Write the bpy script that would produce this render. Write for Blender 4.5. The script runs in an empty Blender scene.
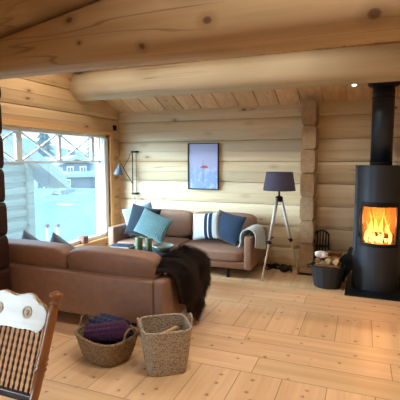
import bpy, bmesh, math, random
from math import pi, sin, cos, radians as rad
from mathutils import Vector, Matrix, noise
random.seed(7)
scn = bpy.context.scene
COL = scn.collection

# ------------------------------------------------------------------ helpers
def new(): return bmesh.new()

def mk(name, bm, mat, parent=None, smooth=False, loc=None, rot=None):
    bmesh.ops.recalc_face_normals(bm, faces=bm.faces[:])
    me = bpy.data.meshes.new(name)
    bm.to_mesh(me); bm.free()
    if mat: me.materials.append(mat)
    if smooth:
        for p in me.polygons: p.use_smooth = True
    o = bpy.data.objects.new(name, me)
    COL.objects.link(o)
    if parent: o.parent = parent
    if loc: o.location = loc
    if rot: o.rotation_euler = rot
    return o

def tag(o, label=None, cat=None, group=None, kind=None):
    if label: o['label'] = label
    if cat: o['category'] = cat
    if group: o['group'] = group
    if kind: o['kind'] = kind
    return o

def empty(name, loc=(0, 0, 0), rotz=0, **k):
    o = bpy.data.objects.new(name, None)
    o.empty_display_size = .05
    COL.objects.link(o)
    o.location = loc
    o.rotation_euler = (0, 0, rotz)
    return tag(o, **k)

def copy_tree(o, parent=None):
    c = o.copy(); COL.objects.link(c)
    if parent: c.parent = parent
    for ch in list(o.children): copy_tree(ch, c)
    return c

def box(bm, x0, x1, y0, y1, z0, z1, bev=0, seg=2, M=None):
    r = bmesh.ops.create_cube(bm, size=1)
    vs = r['verts']
    for v in vs:
        v.co = Vector(((x0+x1)/2 + v.co.x*(x1-x0), (y0+y1)/2 + v.co.y*(y1-y0), (z0+z1)/2 + v.co.z*(z1-z0)))
    if bev:
        es = list({e for v in vs for e in v.link_edges})
        r = bmesh.ops.bevel(bm, geom=es, offset=bev, segments=seg, affect='EDGES', profile=.5)
        vs = list({v for f in r['faces'] for v in f.verts})
    if M:
        for v in vs: v.co = M @ v.co
    return vs

def tube(bm, pts, r, n=10):
    pts = [Vector(p) for p in pts]
    rs = r if isinstance(r, (list, tuple)) else [r]*len(pts)
    rings = []
    ref = None
    for i, p in enumerate(pts):
        d = (pts[min(i+1, len(pts)-1)] - pts[max(i-1, 0)]).normalized()
        if ref is None:
            ref = d.cross(Vector((0, 0, 1)))
            if ref.length < .05: ref = d.cross(Vector((1, 0, 0)))
        ref = (ref - d*ref.dot(d)).normalized()
        b = d.cross(ref)
        rings.append([bm.verts.new(p + (ref*cos(2*pi*k/n) + b*sin(2*pi*k/n))*rs[i]) for k in range(n)])
    for a, b in zip(rings, rings[1:]):
        for k in range(n): bm.faces.new((a[k], a[(k+1) % n], b[(k+1) % n], b[k]))
    bm.faces.new(rings[0]); bm.faces.new(rings[-1])

def lathe(bm, prof, n=24, c=(0, 0, 0), M=None, capb=True, capt=True):
    rings = []
    for r, z in prof:
        ring = []
        for k in range(n):
            p = Vector((c[0]+r*cos(2*pi*k/n), c[1]+r*sin(2*pi*k/n), c[2]+z))
            ring.append(bm.verts.new(M @ p if M else p))
        rings.append(ring)
    for a, b in zip(rings, rings[1:]):
        for k in range(n): bm.faces.new((a[k], a[(k+1) % n], b[(k+1) % n], b[k]))
    if capb: bm.faces.new(rings[0])
    if capt: bm.faces.new(rings[-1])

def surf(bm, fn, nu, nv, cu=False, cv=False):
    g = [[bm.verts.new(fn(i/nu, j/nv)) for j in range(nv if cv else nv+1)] for i in range(nu if cu else nu+1)]
    for i in range(nu):
        for j in range(nv):
            i2 = (i+1) % nu if cu else i+1
            j2 = (j+1) % nv if cv else j+1
            bm.faces.new((g[i][j], g[i2][j], g[i2][j2], g[i][j2]))
    return g

def prism(bm, poly, y0, y1, axis='y'):
    """extrude an outline (a,b) along an axis; axis y: (x,z); axis x: (y,z); axis z: (x,y)"""
    def P(a, b, t):
        return {'y': (a, t, b), 'x': (t, a, b), 'z': (a, b, t)}[axis]
    A = [bm.verts.new(P(a, b, y0)) for a, b in poly]
    B = [bm.verts.new(P(a, b, y1)) for a, b in poly]
    n = len(poly)
    for k in range(n): bm.faces.new((A[k], A[(k+1) % n], B[(k+1) % n], B[k]))
    bm.faces.new(A); bm.faces.new(B)

def superbox(bm, w, d, h, e=6, seg=14, c=(0, 0, 0), fn=None, M=None):
    """rounded cushion block of full size w,d,h"""
    pre = set(bm.verts)
    r = bmesh.ops.create_cube(bm, size=2)
    es = list({x for v in r['verts'] for x in v.link_edges})
    bmesh.ops.subdivide_edges(bm, edges=es, cuts=seg, use_grid_fill=True)
    vs = [v for v in bm.verts if v not in pre]
    for v in vs:
        x, y, z = v.co
        s = (abs(x)**e + abs(y)**e + abs(z)**e)**(-1/e)
        p = Vector((x*s*w/2, y*s*d/2, z*s*h/2))
        if fn: p = fn(p, x, y, z)
        p += Vector(c)
        v.co = M @ p if M else p
    return vs

# ------------------------------------------------------------------ materials
class NT:
    def __init__(s, name):
        s.m = bpy.data.materials.new(name); s.m.use_nodes = True
        s.t = s.m.node_tree; s.t.nodes.clear()
        s.out = s.n('ShaderNodeOutputMaterial')
    def n(s, typ, **k):
        o = s.t.nodes.new(typ)
        for a, b in k.items(): setattr(o, a, b)
        return o
    def l(s, a, b): s.t.links.new(a, b)
    def math(s, op, a, b=None, c=None):
        o = s.n('ShaderNodeMath', operation=op)
        for i, x in enumerate((a, b, c)):
            if x is None: continue
            if isinstance(x, (int, float)): o.inputs[i].default_value = x
            else: s.l(x, o.inputs[i])
        return o.outputs[0]
    def mix(s, f, a, b, typ='MIX'):
        o = s.n('ShaderNodeMix', data_type='RGBA', blend_type=typ)
        for sock, x in ((o.inputs[0], f), (o.inputs[6], a), (o.inputs[7], b)):
            if isinstance(x, (int, float)): sock.default_value = x
            elif isinstance(x, tuple): sock.default_value = (*x[:3], 1)
            else: s.l(x, sock)
        return o.outputs[2]
    def ramp(s, f, stops):
        o = s.n('ShaderNodeValToRGB')
        e = o.color_ramp.elements
        while len(e) < len(stops): e.new(.5)
        for q, (p, c) in zip(e, stops):
            q.position = p
            q.color = (*c[:3], 1) if isinstance(c, tuple) else (c, c, c, 1)
        s.l(f, o.inputs[0])
        return o.outputs[0]
    def coord(s, scale=(1, 1, 1), loc=(0, 0, 0), rot=(0, 0, 0)):
        c = s.n('ShaderNodeTexCoord'); m = s.n('ShaderNodeMapping')
        s.l(c.outputs['Object'], m.inputs[0])
        m.inputs['Scale'].default_value = scale; m.inputs['Location'].default_value = loc; m.inputs['Rotation'].default_value = rot
        return m.outputs[0]
    def noise(s, vec, scale=1, detail=4, rough=.55, dist=0):
        o = s.n('ShaderNodeTexNoise')
        s.l(vec, o.inputs['Vector'])
        o.inputs['Scale'].default_value = scale; o.inputs['Detail'].default_value = detail
        o.inputs['Roughness'].default_value = rough; o.inputs['Distortion'].default_value = dist
        return o.outputs[0]
    def bsdf(s, col, rough=.6, metal=0, bump=None, bs=.3, bd=.01, spec=.5, **k):
        b = s.n('ShaderNodeBsdfPrincipled')
        for sock, x in (('Base Color', col), ('Roughness', rough), ('Metallic', metal), ('Specular IOR Level', spec)):
            if isinstance(x, tuple): b.inputs[sock].default_value = (*x[:3], 1)
            elif isinstance(x, (int, float)): b.inputs[sock].default_value = x
            else: s.l(x, b.inputs[sock])
        for a, x in k.items(): b.inputs[a.replace('_', ' ')].default_value = x
        if bump is not None:
            u = s.n('ShaderNodeBump'); u.inputs['Strength'].default_value = bs; u.inputs['Distance'].default_value = bd
            s.l(bump, u.inputs['Height']); s.l(u.outputs[0], b.inputs['Normal'])
        s.l(b.outputs[0], s.out.inputs[0])
        return b

def srgb(r, g, b):
    f = lambda c: (c/255/12.92) if c/255 <= .04045 else ((c/255+.055)/1.055)**2.4
    return (f(r), f(g), f(b))

def plain(name, col, rough=.5, metal=0, spec=.5, var=.12, scale=30, bs=.15, **k):
    t = NT(name)
    nz = t.noise(t.coord(), scale, 4)
    dark = tuple(c*(1-var) for c in col); lite = tuple(min(1, c*(1+var)) for c in col)
    t.bsdf(t.ramp(nz, [(.3, dark), (.7, lite)]), rough, metal, nz, bs, .003, spec, **k)
    return t.m

def wood(name, axis, lite, dark, knotc, tint=None, tvar=.12, rough=.6, grain=12, knots=True, cracks=True, kscale=3.2, spec=.3, kr=1., marks=()):
    """pine: grain along an axis, knots, drying cracks; tint=(axis index, pitch, offset) gives every log or board its own tone"""
    t = NT(name)
    def sc(along, across): return tuple(along if 'xyz'[i] == axis else across for i in range(3))
    g1 = t.noise(t.coord(sc(.4, grain)), 1, 5, .6, .2)
    g2 = t.noise(t.coord(sc(.22, 2.2), (3, 1, 2)), 1, 3, .5)
    col = t.ramp(g1, [(.3, dark), (.62, lite)])
    col = t.mix(t.math('MULTIPLY', t.ramp(g2, [(.4, 0.), (.62, 1.)]), .5), col, tuple(c*.72 for c in lite))
    if cracks:
        c1 = t.noise(t.coord(sc(.35, 6.5), (9, 4, 7)), 1, 2, .4)
        band = t.ramp(t.math('ABSOLUTE', t.math('SUBTRACT', c1, .53)), [(.004, 1.), (.012, 0.)])
        gate = t.ramp(t.noise(t.coord(sc(.7, 2.), (2, 5, 1)), 1, 1), [(.5, 0.), (.6, 1.)])
        col = t.mix(t.math('MULTIPLY', t.math('MULTIPLY', band, gate), .55), col, tuple(c*.35 for c in dark))
    if knots:
        v = t.n('ShaderNodeTexVoronoi'); v.inputs['Scale'].default_value = kscale
        t.l(t.coord(sc(.62, 1.5)), v.inputs['Vector'])
        wob = t.math('ADD', v.outputs['Distance'], t.math('MULTIPLY', t.math('SUBTRACT', g1, .5), .06))
        sep = t.n('ShaderNodeSeparateColor'); t.l(v.outputs['Color'], sep.inputs[0])
        gate = t.ramp(sep.outputs[0], [(.25, 0.), (.29, 1.)])
        core = t.ramp(wob, [(.045*kr, 1.), (.085*kr, 0.)]); halo = t.ramp(wob, [(.08*kr, 1.), (.24*kr, 0.)])
        col = t.mix(t.math('MULTIPLY', t.math('MULTIPLY', halo, gate), .3), col, knotc)
        col = t.mix(t.math('MULTIPLY', t.math('MULTIPLY', core, gate), .85), col, tuple(c*.45 for c in knotc))
    for mx, mz, mr in marks:          # the big knots that this very log has
        c = t.n('ShaderNodeTexCoord'); mp = t.n('ShaderNodeMapping'); t.l(c.outputs['Object'], mp.inputs[0])
        mp.inputs['Location'].default_value = (-mx*.75, 0, -mz); mp.inputs['Scale'].default_value = (.75, .0, 1)
        ln = t.n('ShaderNodeVectorMath', operation='LENGTH'); t.l(mp.outputs[0], ln.inputs[0])
        dd = t.math('ADD', ln.outputs['Value'], t.math('MULTIPLY', t.math('SUBTRACT', g1, .5), mr*.7))
        col = t.mix(t.math('MULTIPLY', t.ramp(dd, [(mr, 1.), (mr*3, 0.)]), .35), col, knotc)
        col = t.mix(t.math('MULTIPLY', t.ramp(dd, [(mr*.75, 1.), (mr*1.15, 0.)]), .75), col, tuple(q*.6 for q in knotc))
    if tint:
        c = t.n('ShaderNodeTexCoord'); sx = t.n('ShaderNodeSeparateXYZ'); t.l(c.outputs['Object'], sx.inputs[0])
        k = t.math('FLOOR', t.math('DIVIDE', t.math('SUBTRACT', sx.outputs[tint[0]], tint[2]), tint[1]))
        w = t.n('ShaderNodeTexWhiteNoise', noise_dimensions='1D'); t.l(k, w.inputs['W'])
        f = t.math('MULTIPLY_ADD', w.outputs['Value'], 2*tvar, 1-tvar)
        cm = t.n('ShaderNodeCombineColor'); 
        t.l(f, cm.inputs[0]); t.l(f, cm.inputs[1]); t.l(t.math('MULTIPLY_ADD', w.outputs['Value'], 2.6*tvar, 1-1.3*tvar), cm.inputs[2])
        col = t.mix(1., col, cm.outputs[0], 'MULTIPLY')
    t.bsdf(col, rough, 0, g1, .12, .004, spec)
    return t.m

P_L, P_D, P_K = srgb(234, 220, 190), srgb(216, 196, 158), srgb(140, 102, 68)
PITCH = .305
XL0 = -3.98
M = {}
M['log_x'] = wood('pine_log_back', 'x', P_L, P_D, P_K, (2, PITCH, -.045), .08)
M['log_y'] = wood('pine_log_shaded', 'y', srgb(214, 182, 138), srgb(196, 158, 112), P_K, (2, PITCH, 0), .08)  # gable wall's shade put into the colour, browner than the back wall
M['beam'] = wood('pine_beam', 'x', srgb(190, 170, 138), srgb(168, 144, 108), srgb(104, 68, 42), None, grain=11, kscale=2.3, kr=1.7, marks=((-1.48, 2.30, .018), (-.98, 2.41, .024), (-2.09, 2.545, .024), (.03, 2.33, .03), (-2.0, 2.368, .012)))
M['beam_pale'] = wood('pine_beam_pale', 'x', srgb(214, 202, 174), srgb(198, 182, 148), srgb(146, 118, 82), None, grain=11, kscale=2.3, kr=1.4)
M['board'] = wood('pine_ceiling_board', 'y', srgb(238, 206, 164), srgb(218, 180, 134), P_K, (0, .29, XL0), .13, grain=16, kscale=3)
M['endgrain'] = plain('pine_end_grain', srgb(176, 152, 122), .8, 0, .2, .16, 22)
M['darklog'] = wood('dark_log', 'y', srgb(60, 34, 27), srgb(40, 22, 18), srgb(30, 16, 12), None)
M['casing'] = wood('window_casing_wood', 'z', srgb(224, 176, 120), srgb(206, 152, 98), P_K, None, knots=False, cracks=False)
M['sillwood'] = wood('window_sill_wood', 'y', srgb(224, 176, 120), srgb(206, 152, 98), P_K, None, cracks=False)

def floor_mat():
    t = NT('pine_floor')
    c = t.n('ShaderNodeTexCoord'); s = t.n('ShaderNodeSeparateXYZ'); t.l(c.outputs['Object'], s.inputs[0])
    X, Y = s.outputs[0], s.outputs[1]
    per, xb = 1.352, .752
    u = t.math('DIVIDE', t.math('SUBTRACT', Y, 2.708-1.352*8), per)
    row = t.math('FLOOR', u)
    v = t.math('MULTIPLY', t.math('FRACT', u), per)
    isx = t.math('LESS_THAN', v, xb)
    # boards laid along x
    bw = xb/3
    kx = t.math('FLOOR', t.math('DIVIDE', v, bw))
    idx = t.math('ADD', t.math('MULTIPLY', row, 7.), kx)
    wn = t.n('ShaderNodeTexWhiteNoise', noise_dimensions='1D'); t.l(idx, wn.inputs['W'])
    xs = t.math('ADD', t.math('DIVIDE', X, 2.3), t.math('MULTIPLY', wn.outputs['Value'], 5))
    jx = t.math('FLOOR', xs)
    ex = t.math('MINIMUM', t.math('MULTIPLY', t.math('PINGPONG', v, bw/2), 1.), t.math('MULTIPLY', t.math('PINGPONG', xs, .5), 2.3))
    # short boards laid along y
    ky0 = t.math('DIVIDE', t.math('ADD', X, 20.0-.067), .295)
    ky = t.math('FLOOR', ky0)
    ey = t.math('MINIMUM', t.math('MULTIPLY', t.math('PINGPONG', ky0, .5), .295), t.math('MINIMUM', t.math('SUBTRACT', v, xb), t.math('SUBTRACT', per, v)))
    def sel(a, b): return t.math('ADD', t.math('MULTIPLY', isx, a), t.math('MULTIPLY', t.math('SUBTRACT', 1., isx), b))
    ed = sel(ex, t.math('ABSOLUTE', ey))
    ident = sel(t.math('ADD', idx, t.math('MULTIPLY', jx, 13.7)), t.math('ADD', t.math('MULTIPLY', ky, 3.3), t.math('MULTIPLY', row, 31.)))
    wi = t.n('ShaderNodeTexWhiteNoise', noise_dimensions='1D'); t.l(ident, wi.inputs['W'])
    # grain follows each board's own direction
    cmb = t.n('ShaderNodeCombineXYZ')
    t.l(sel(t.math('MULTIPLY', X, .5), t.math('MULTIPLY', X, 14.)), cmb.inputs[0])
    t.l(sel(t.math('MULTIPLY', Y, 14.), t.math('MULTIPLY', Y, .5)), cmb.inputs[1])
    t.l(t.math('MULTIPLY', ident, .37), cmb.inputs[2])
    g = t.noise(cmb.outputs[0], 1, 5, .6, .5)
    col = t.ramp(g, [(.3, srgb(214, 176, 136)), (.66, srgb(232, 200, 162))])
    vo = t.n('ShaderNodeTexVoronoi', voronoi_dimensions='2D'); vo.inputs['Scale'].default_value = 5.0
    t.l(c.outputs['Object'], vo.inputs['Vector'])
    sp = t.n('ShaderNodeSeparateColor'); t.l(vo.outputs['Color'], sp.inputs[0])
    gate = t.ramp(sp.outputs[0], [(.42, 0.), (.46, 1.)])
    wob = t.math('ADD', vo.outputs['Distance'], t.math('MULTIPLY', t.math('SUBTRACT', g, .5), .08))
    col = t.mix(t.math('MULTIPLY', t.math('MULTIPLY', t.ramp(wob, [(.03, 1.), (.12, 0.)]), gate), .35), col, srgb(150, 94, 54))
    col = t.mix(t.math('MULTIPLY', t.math('MULTIPLY', t.ramp(wob, [(.02, 1.), (.055, 0.)]), gate), .75), col, srgb(92, 54, 32))
    f = t.math('MULTIPLY_ADD', wi.outputs['Value'], .2, .9)
    cm = t.n('ShaderNodeCombineColor'); t.l(f, cm.inputs[0]); t.l(f, cm.inputs[1]); t.l(t.math('MULTIPLY_ADD', wi.outputs['Value'], .3, .83), cm.inputs[2])
    col = t.mix(1., col, cm.outputs[0], 'MULTIPLY')
    seam = t.ramp(ed, [(.001, 1.), (.0042, 0.)])
    col = t.mix(t.math('MULTIPLY', seam, .75), col, srgb(70, 42, 24))
    t.bsdf(col, t.math('MULTIPLY_ADD', g, .14, .36), 0, t.math('SUBTRACT', t.math('MULTIPLY', g, .2), seam), .25, .003, .45)
    return t.m
M['floor'] = floor_mat()
M['leather'] = plain('brown_leather', srgb(144, 114, 98), .45, 0, .45, .1, 14, .12)
M['black_metal'] = plain('black_metal', srgb(26, 27, 30), .45, .6)
M['iron'] = plain('cast_iron', srgb(18, 18, 20), .6, .3)
M['stove'] = plain('stove_steel', srgb(58, 64, 74), .42, .35, .5, .06)
M['flue'] = plain('flue_steel', srgb(48, 58, 70), .38, .4, .5, .06)
M['plate'] = plain('hearth_plate_steel', srgb(24, 25, 28), .35, .2)
M['white_paint'] = plain('window_white_paint', srgb(226, 232, 234), .45, 0, .4, .03)
M['bar'] = plain('pale_window_bar', srgb(214, 226, 232), .5, 0, .4, .03)
M['fresh_snow'] = plain('fresh_snow', srgb(134, 152, 162), .9, 0, .1, .05, 1.2, .3)
M['snow'] = plain('snow', srgb(80, 104, 118), .9, 0, .1, .06, 1.2, .3)
M['wood_dark'] = wood('dark_turned_wood', 'z', srgb(66, 38, 24), srgb(44, 26, 17), srgb(50, 26, 14), None, knots=False, cracks=False, rough=.3, spec=.5)
M['post_wood'] = wood('turned_post_wood', 'z', srgb(150, 98, 56), srgb(112, 68, 38), srgb(50, 26, 14), None, knots=False, cracks=False, rough=.3, spec=.5)
M['crest'] = wood('pressed_oak', 'x', srgb(178, 152, 118), srgb(158, 126, 90), srgb(100, 60, 30), None, knots=False, cracks=False, rough=.28, spec=.55)
M['ash'] = plain('ash_wood', srgb(206, 196, 178), .5)
M['greywood'] = plain('grey_painted_wood', srgb(206, 210, 214), .45)

def fabric(name, col, var=.15, scale=120, rough=.9, bs=.35):
    t = NT(name)
    a = t.noise(t.coord(), scale, 3); b = t.noise(t.coord(), 7, 3)
    f = t.math('ADD', t.math('MULTIPLY', a, .6), t.math('MULTIPLY', b, .4))
    t.bsdf(t.ramp(f, [(.3, tuple(c*(1-var) for c in col)), (.7, tuple(min(1, c*(1+var)) for c in col))]), rough, 0, a, bs, .004, .2, Sheen_Weight=.15)
    return t.m
M['f_navy'] = fabric('navy_fabric', srgb(40, 58, 82))
M['f_slate'] = fabric('slate_fabric', srgb(27, 38, 52))
M['f_tip'] = fabric('dusty_blue_fabric', srgb(124, 148, 174))
M['f_pale'] = fabric('pale_blue_fabric', srgb(124, 146, 168))
M['f_teal'] = fabric('teal_knit', srgb(90, 122, 128), .25, 60)
M['f_throw'] = fabric('throw_wool', srgb(186, 202, 208))
M['f_purple'] = fabric('purple_wool', srgb(66, 34, 66), .25, 60)
M['f_yarn'] = fabric('navy_wool', srgb(36, 42, 74), .25, 60)
M['shade'] = fabric('lamp_shade_linen', srgb(82, 84, 108), .08, 180)
M['fur'] = plain('dark_fur', srgb(38, 27, 23), .7, 0, .3, .5, 9)

def stripes():
    t = NT('striped_linen')
    c = t.n('ShaderNodeTexCoord'); s = t.n('ShaderNodeSeparateXYZ'); t.l(c.outputs['Object'], s.inputs[0])
    w = srgb(196, 214, 224); n = srgb(38, 52, 76); g = srgb(166, 160, 146)
    x = t.math('ADD', s.outputs[0], .5)
    r = t.n('ShaderNodeValToRGB'); r.color_ramp.interpolation = 'CONSTANT'
    st = [(0, w), (.485, n), (.535, w), (.55, n), (.60, w), (.66, g), (.70, w)]
    e = r.color_ramp.elements
    while len(e) < len(st): e.new(.5)
    for q, (p, cc) in zip(e, st): q.position = p; q.color = (*cc, 1)
    t.l(x, r.inputs[0])
    t.bsdf(r.outputs[0], .9, 0, t.noise(t.coord(), 120, 3), .3, .003, .2)
    return t.m
M['f_stripe'] = stripes()

def weave(name, a, b, scale):
    t = NT(name)
    v = t.n('ShaderNodeTexVoronoi'); v.inputs['Scale'].default_value = scale
    t.l(t.coord((1, 1, 1.9)), v.inputs['Vector'])
    nz = t.noise(t.coord((1, 1, 2)), scale*.7, 3)
    f = t.math('ADD', t.math('MULTIPLY', v.outputs['Distance'], .8), t.math('MULTIPLY', nz, .5))
    t.bsdf(t.ramp(f, [(.3, b), (.72, a)]), .8, 0, f, .8, .006, .2)
    return t.m
M['seagrass'] = weave('seagrass', srgb(178, 166, 150), srgb(74, 62, 50), 66)
M['wicker'] = weave('wicker', srgb(118, 96, 72), srgb(176, 152, 122), 70)

def emis(name, stops, strength, z0, z1):
    t = NT(name)
    c = t.n('ShaderNodeTexCoord'); s = t.n('ShaderNodeSeparateXYZ'); t.l(c.outputs['Object'], s.inputs[0])
    f = t.n('ShaderNodeMapRange'); t.l(s.outputs[2], f.inputs[0]); f.inputs[1].default_value = z0; f.inputs[2].default_value = z1
    e = t.n('ShaderNodeEmission'); e.inputs[1].default_value = strength
    t.l(t.ramp(f.outputs[0], stops), e.inputs[0]); t.l(e.outputs[0], t.out.inputs[0])
    return t.m

def pane_mat(name, tint, haze):
    t = NT(name)
    a = t.n('ShaderNodeBsdfTransparent'); a.inputs[0].default_value = (*tint, 1)
    g = t.n('ShaderNodeBsdfGlossy'); g.inputs['Roughness'].default_value = .02
    tr = t.n('ShaderNodeBsdfTranslucent'); tr.inputs[0].default_value = (.8, .93, 1, 1)
    m1 = t.n('ShaderNodeMixShader'); m1.inputs[0].default_value = haze; t.l(a.outputs[0], m1.inputs[1]); t.l(tr.outputs[0], m1.inputs[2])
    fr = t.n('ShaderNodeFresnel'); fr.inputs[0].default_value = 1.35
    m2 = t.n('ShaderNodeMixShader'); t.l(t.math('MULTIPLY', fr.outputs[0], .12), m2.inputs[0]); t.l(m1.outputs[0], m2.inputs[1]); t.l(g.outputs[0], m2.inputs[2])
    t.l(m2.outputs[0], t.out.inputs[0])
    return t.m
M['pane'] = pane_mat('window_glass', (.85, .95, 1.), .02)
M['stoveglass'] = pane_mat('stove_glass', (.95, .9, .85), .0)

# ------------------------------------------------------------------ room
XL, YB, EAVE, SLOPE, RIDGE = -3.73, 5.80, 2.24, .39, 1.0
YR, XR = -3.6, 3.4
def roofz(y): return EAVE + SLOPE*(YB - y) if y >= RIDGE else EAVE + SLOPE*(YB - RIDGE) - SLOPE*(RIDGE - y)

PROF = [(-.006, 0), (.026, .006), (.044, .05), (.053, .146), (.045, .15), (.052, .155), (.041, .26), (.026, .299), (-.006, .305)]
def course(bm, along, s0, s1, z0, z1, base, sgn, thick=.22, seed=0, step=.3):
    """one hewn log of a log wall; its faceted face looks along sgn from the plane base"""
    n = max(1, int((s1-s0)/step))
    k = (z1-z0)/PITCH
    rings = []
    for i in range(n+1):
        s = s0 + (s1-s0)*i/n
        ring = []
        for d, z in PROF:
            w = noise.noise((s*.8, z0*3.1+seed, z*3))
            dd = d + .008*w
            zz = z0 + z*k + (.006*noise.noise((s*.9, (z0 if z < .15 else z1)*7.7, 3.3+seed)) if d > .01 else 0)
            p = base + sgn*dd
            ring.append((s, p, zz) if along == 'x' else (p, s, zz))
        for z in (z1, z0):
            p = base - sgn*thick
            ring.append((s, p, z) if along == 'x' else (p, s, z))
        rings.append([bm.verts.new(q) for q in ring])
    m = len(rings[0])
    for a, b in zip(rings, rings[1:]):
        for j in range(m): bm.faces.new((a[j], a[(j+1) % m], b[(j+1) % m], b[j]))
    bm.faces.new(rings[0]); bm.faces.new(rings[-1])

def courses(z0, ztop):
    z = z0; out = []
    while z < ztop:
        out.append((max(z, 0), min(z+PITCH, ztop))); z += PITCH
    return out

# floor
bm = new(); box(bm, XL-.2, XR+.2, YR-.2, YB+.2, -.12, 0)
tag(mk('floor', bm, M['floor']), kind='structure')
# back wall (low eave side)
bm = new()
for z0, z1 in courses(-.045, EAVE+.08): course(bm, 'x', XL-.1, XR, z0, z1, YB, -1, seed=1)
tag(mk('wall_back', bm, M['log_x']), kind='structure')
# gable wall with the big window
WY0, WY1, WZ0, WZ1 = 3.02, 5.46, PITCH, 1.885
VY0, VY1, VZ0 = -1.75, -.35, .61
bm = new()
for z0, z1 in courses(0, 4.2):
    if z1 <= WZ0+.01 or z0 >= WZ1:
        course(bm, 'y', YR, YB, z0, z1, XL, 1, seed=5)
    else:
        if z1 <= .62:
            course(bm, 'y', YR, WY0, z0, z1, XL, 1, seed=5)
        else:
            course(bm, 'y', YR, VY0, z0, z1, XL, 1, seed=5)
            course(bm, 'y', VY1, WY0, z0, z1, XL, 1, seed=5)
            if z1 > WZ1: course(bm, 'y', VY0, VY1, WZ1, z1, XL, 1, seed=5)
        course(bm, 'y', WY1, YB, z0, z1, XL, 1, seed=5)
        if z1 > WZ1: course(bm, 'y', WY0, WY1, WZ1, z1, XL, 1, seed=5)
for sg in (1, -1):
    nrm = Vector((0, sg*SLOPE, 1)); pt = Vector((0, RIDGE, roofz(RIDGE)+.05))
    bmesh.ops.bisect_plane(bm, geom=bm.verts[:]+bm.edges[:]+bm.faces[:], plane_co=pt, plane_no=nrm, clear_outer=True)
tag(mk('wall_left', bm, M['log_y']), kind='structure')
bm = new()
for z0, z1 in courses(0, 4.2): course(bm, 'y', YR, YB, z0, z1, XR, -1, seed=8)
for sg in (1, -1):
    bmesh.ops.bisect_plane(bm, geom=bm.verts[:]+bm.edges[:]+bm.faces[:], plane_co=Vector((0, RIDGE, roofz(RIDGE)+.05)), plane_no=Vector((0, sg*SLOPE, 1)), clear_outer=True)
tag(mk('wall_right', bm, M['log_y']), kind='structure')
bm = new()
for z0, z1 in courses(-.045, roofz(YR)+.05): course(bm, 'x', XL, XR, z0, z1, YR, 1, seed=9)
tag(mk('wall_rear', bm, M['log_x']), kind='structure')
# ceiling boards: grooves run down the slope
bm = new()
xs = []
x = XL-.25
while x < XR+.3:
    xs += [(x, .0), (x+.268, .0), (x+.272, .022), (x+.286, .022)]
    x += .29
for ya, yb in ((YB+.15, RIDGE), (RIDGE, YR-.15)):
    za, zb = roofz(ya), roofz(yb)
    low = [(bm.verts.new((px, ya, za+g)), bm.verts.new((px, yb, zb+g))) for px, g in xs]
    for a, b in zip(low, low[1:]): bm.faces.new((a[0], b[0], b[1], a[1]))
    t0 = [bm.verts.new((px, yy, zz+.16)) for px, yy, zz in ((xs[0][0], ya, za), (xs[-1][0], ya, za), (xs[-1][0], yb, zb), (xs[0][0], yb, zb))]
    bm.faces.new(t0)
tag(mk('ceiling', bm, M['board']), kind='structure')

# big round log beams (purlins)
def log_beam(name, x0, x1, cy, zb, zt, ry, mat, e=2.6, n=28, seg=26, seed=0):
    bm = new(); rings = []
    for i in range(seg+1):
        x = x0+(x1-x0)*i/seg
        b, tp = zb(x), zt(x)
        ring = []
        for k in range(n):
            a = 2*pi*k/n
            c, s = cos(a), sin(a)
            r = (abs(c)**e+abs(s)**e)**(-1/e)
            w = 1+.018*noise.noise((x*.7, c*1.2+seed, s*1.2))
            ring.append(bm.verts.new((x, cy+ry*r*c*w, (b+tp)/2+(tp-b)/2*r*s*w)))
        rings.append(ring)
    for a, b in zip(rings, rings[1:]):
        for k in range(n): bm.faces.new((a[k], a[(k+1) % n], b[(k+1) % n], b[k]))
    bm.faces.new(rings[0]); bm.faces.new(rings[-1])
    return mk(name, bm, mat, smooth=True)
b1top = lambda x: min(2.86, 2.53+.177*(x+2.77))
o = log_beam('log_beam', XL-.1, XR, 2.79, lambda x: 2.225, b1top, .19, M['beam'], 3.2, seed=2)
tag(o, 'thick knotty log beam crossing the whole room in front, under the sloping log', 'beam')
o = log_beam('log_beam', XL-.1, XR, 2.80, b1top, lambda x: 3.18, .2, M['beam'], 3.0, seed=4)
tag(o, 'log with a slanting underside lying on top of the front beam', 'beam')
o = log_beam('log_beam', XL-.1, XR, 4.79, lambda x: 2.315, lambda x: 2.70, .2, M['beam_pale'], 2.3, seed=6)
tag(o, 'pale round log beam behind the front beam, ending at the window wall', 'beam')

# log-end columns
def log_ends(name, x0, x1, y0, y1, zs, mat, label):
    root = empty(name, ((x0+x1)/2, (y0+y1)/2, 0)); 
    hw = (x1-x0)/2; hy = (y1-y0)/2
    for i, (z0, z1) in enumerate(zs):
        bm = new()
        h = z1-z0; c = .055; j = random.uniform(-.008, .008)
        top = .045 if i < len(zs)-1 else .075
        poly = [(-hw+.018, z0+.002), (hw-.02, z0+.002), (hw-.004, z0+.03), (hw, z0+.06), (hw, z1-.06), (hw-.006, z1-.03), (hw-.024, z1-.003), (-hw+.022, z1-.003), (-hw+.004, z1-.03), (-hw, z1-.06), (-hw, z0+.06), (-hw+.004, z0+.03)]
        if z0 < .05: poly[0] = (-hw, 0); poly[1] = (hw, 0)
        prism(bm, [(a+j, b) for a, b in poly], -hy+random.uniform(-.012, .012), hy)
        bmesh.ops.bevel(bm, geom=[e for e in bm.edges if abs(e.verts[0].co.y-e.verts[1].co.y) < 1e-4 and e.verts[0].co.y < 0], offset=.008, segments=2, affect='EDGES')
        mk('log_end', bm, mat, root)
    tag(root, label, 'log column', kind='structure')
    return root
zs = [(max(0, .11-.305+.305*k), .11+.305*k) for k in range(8)]
log_ends('wall_stub', -.735, -.56, 5.39, 5.77, zs, M['endgrain'], 'column of pale rounded log ends beside the stove alcove')
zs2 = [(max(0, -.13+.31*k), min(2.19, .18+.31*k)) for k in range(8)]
zs2 = [z for z in zs2 if z[1]-z[0] > .1]
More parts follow.
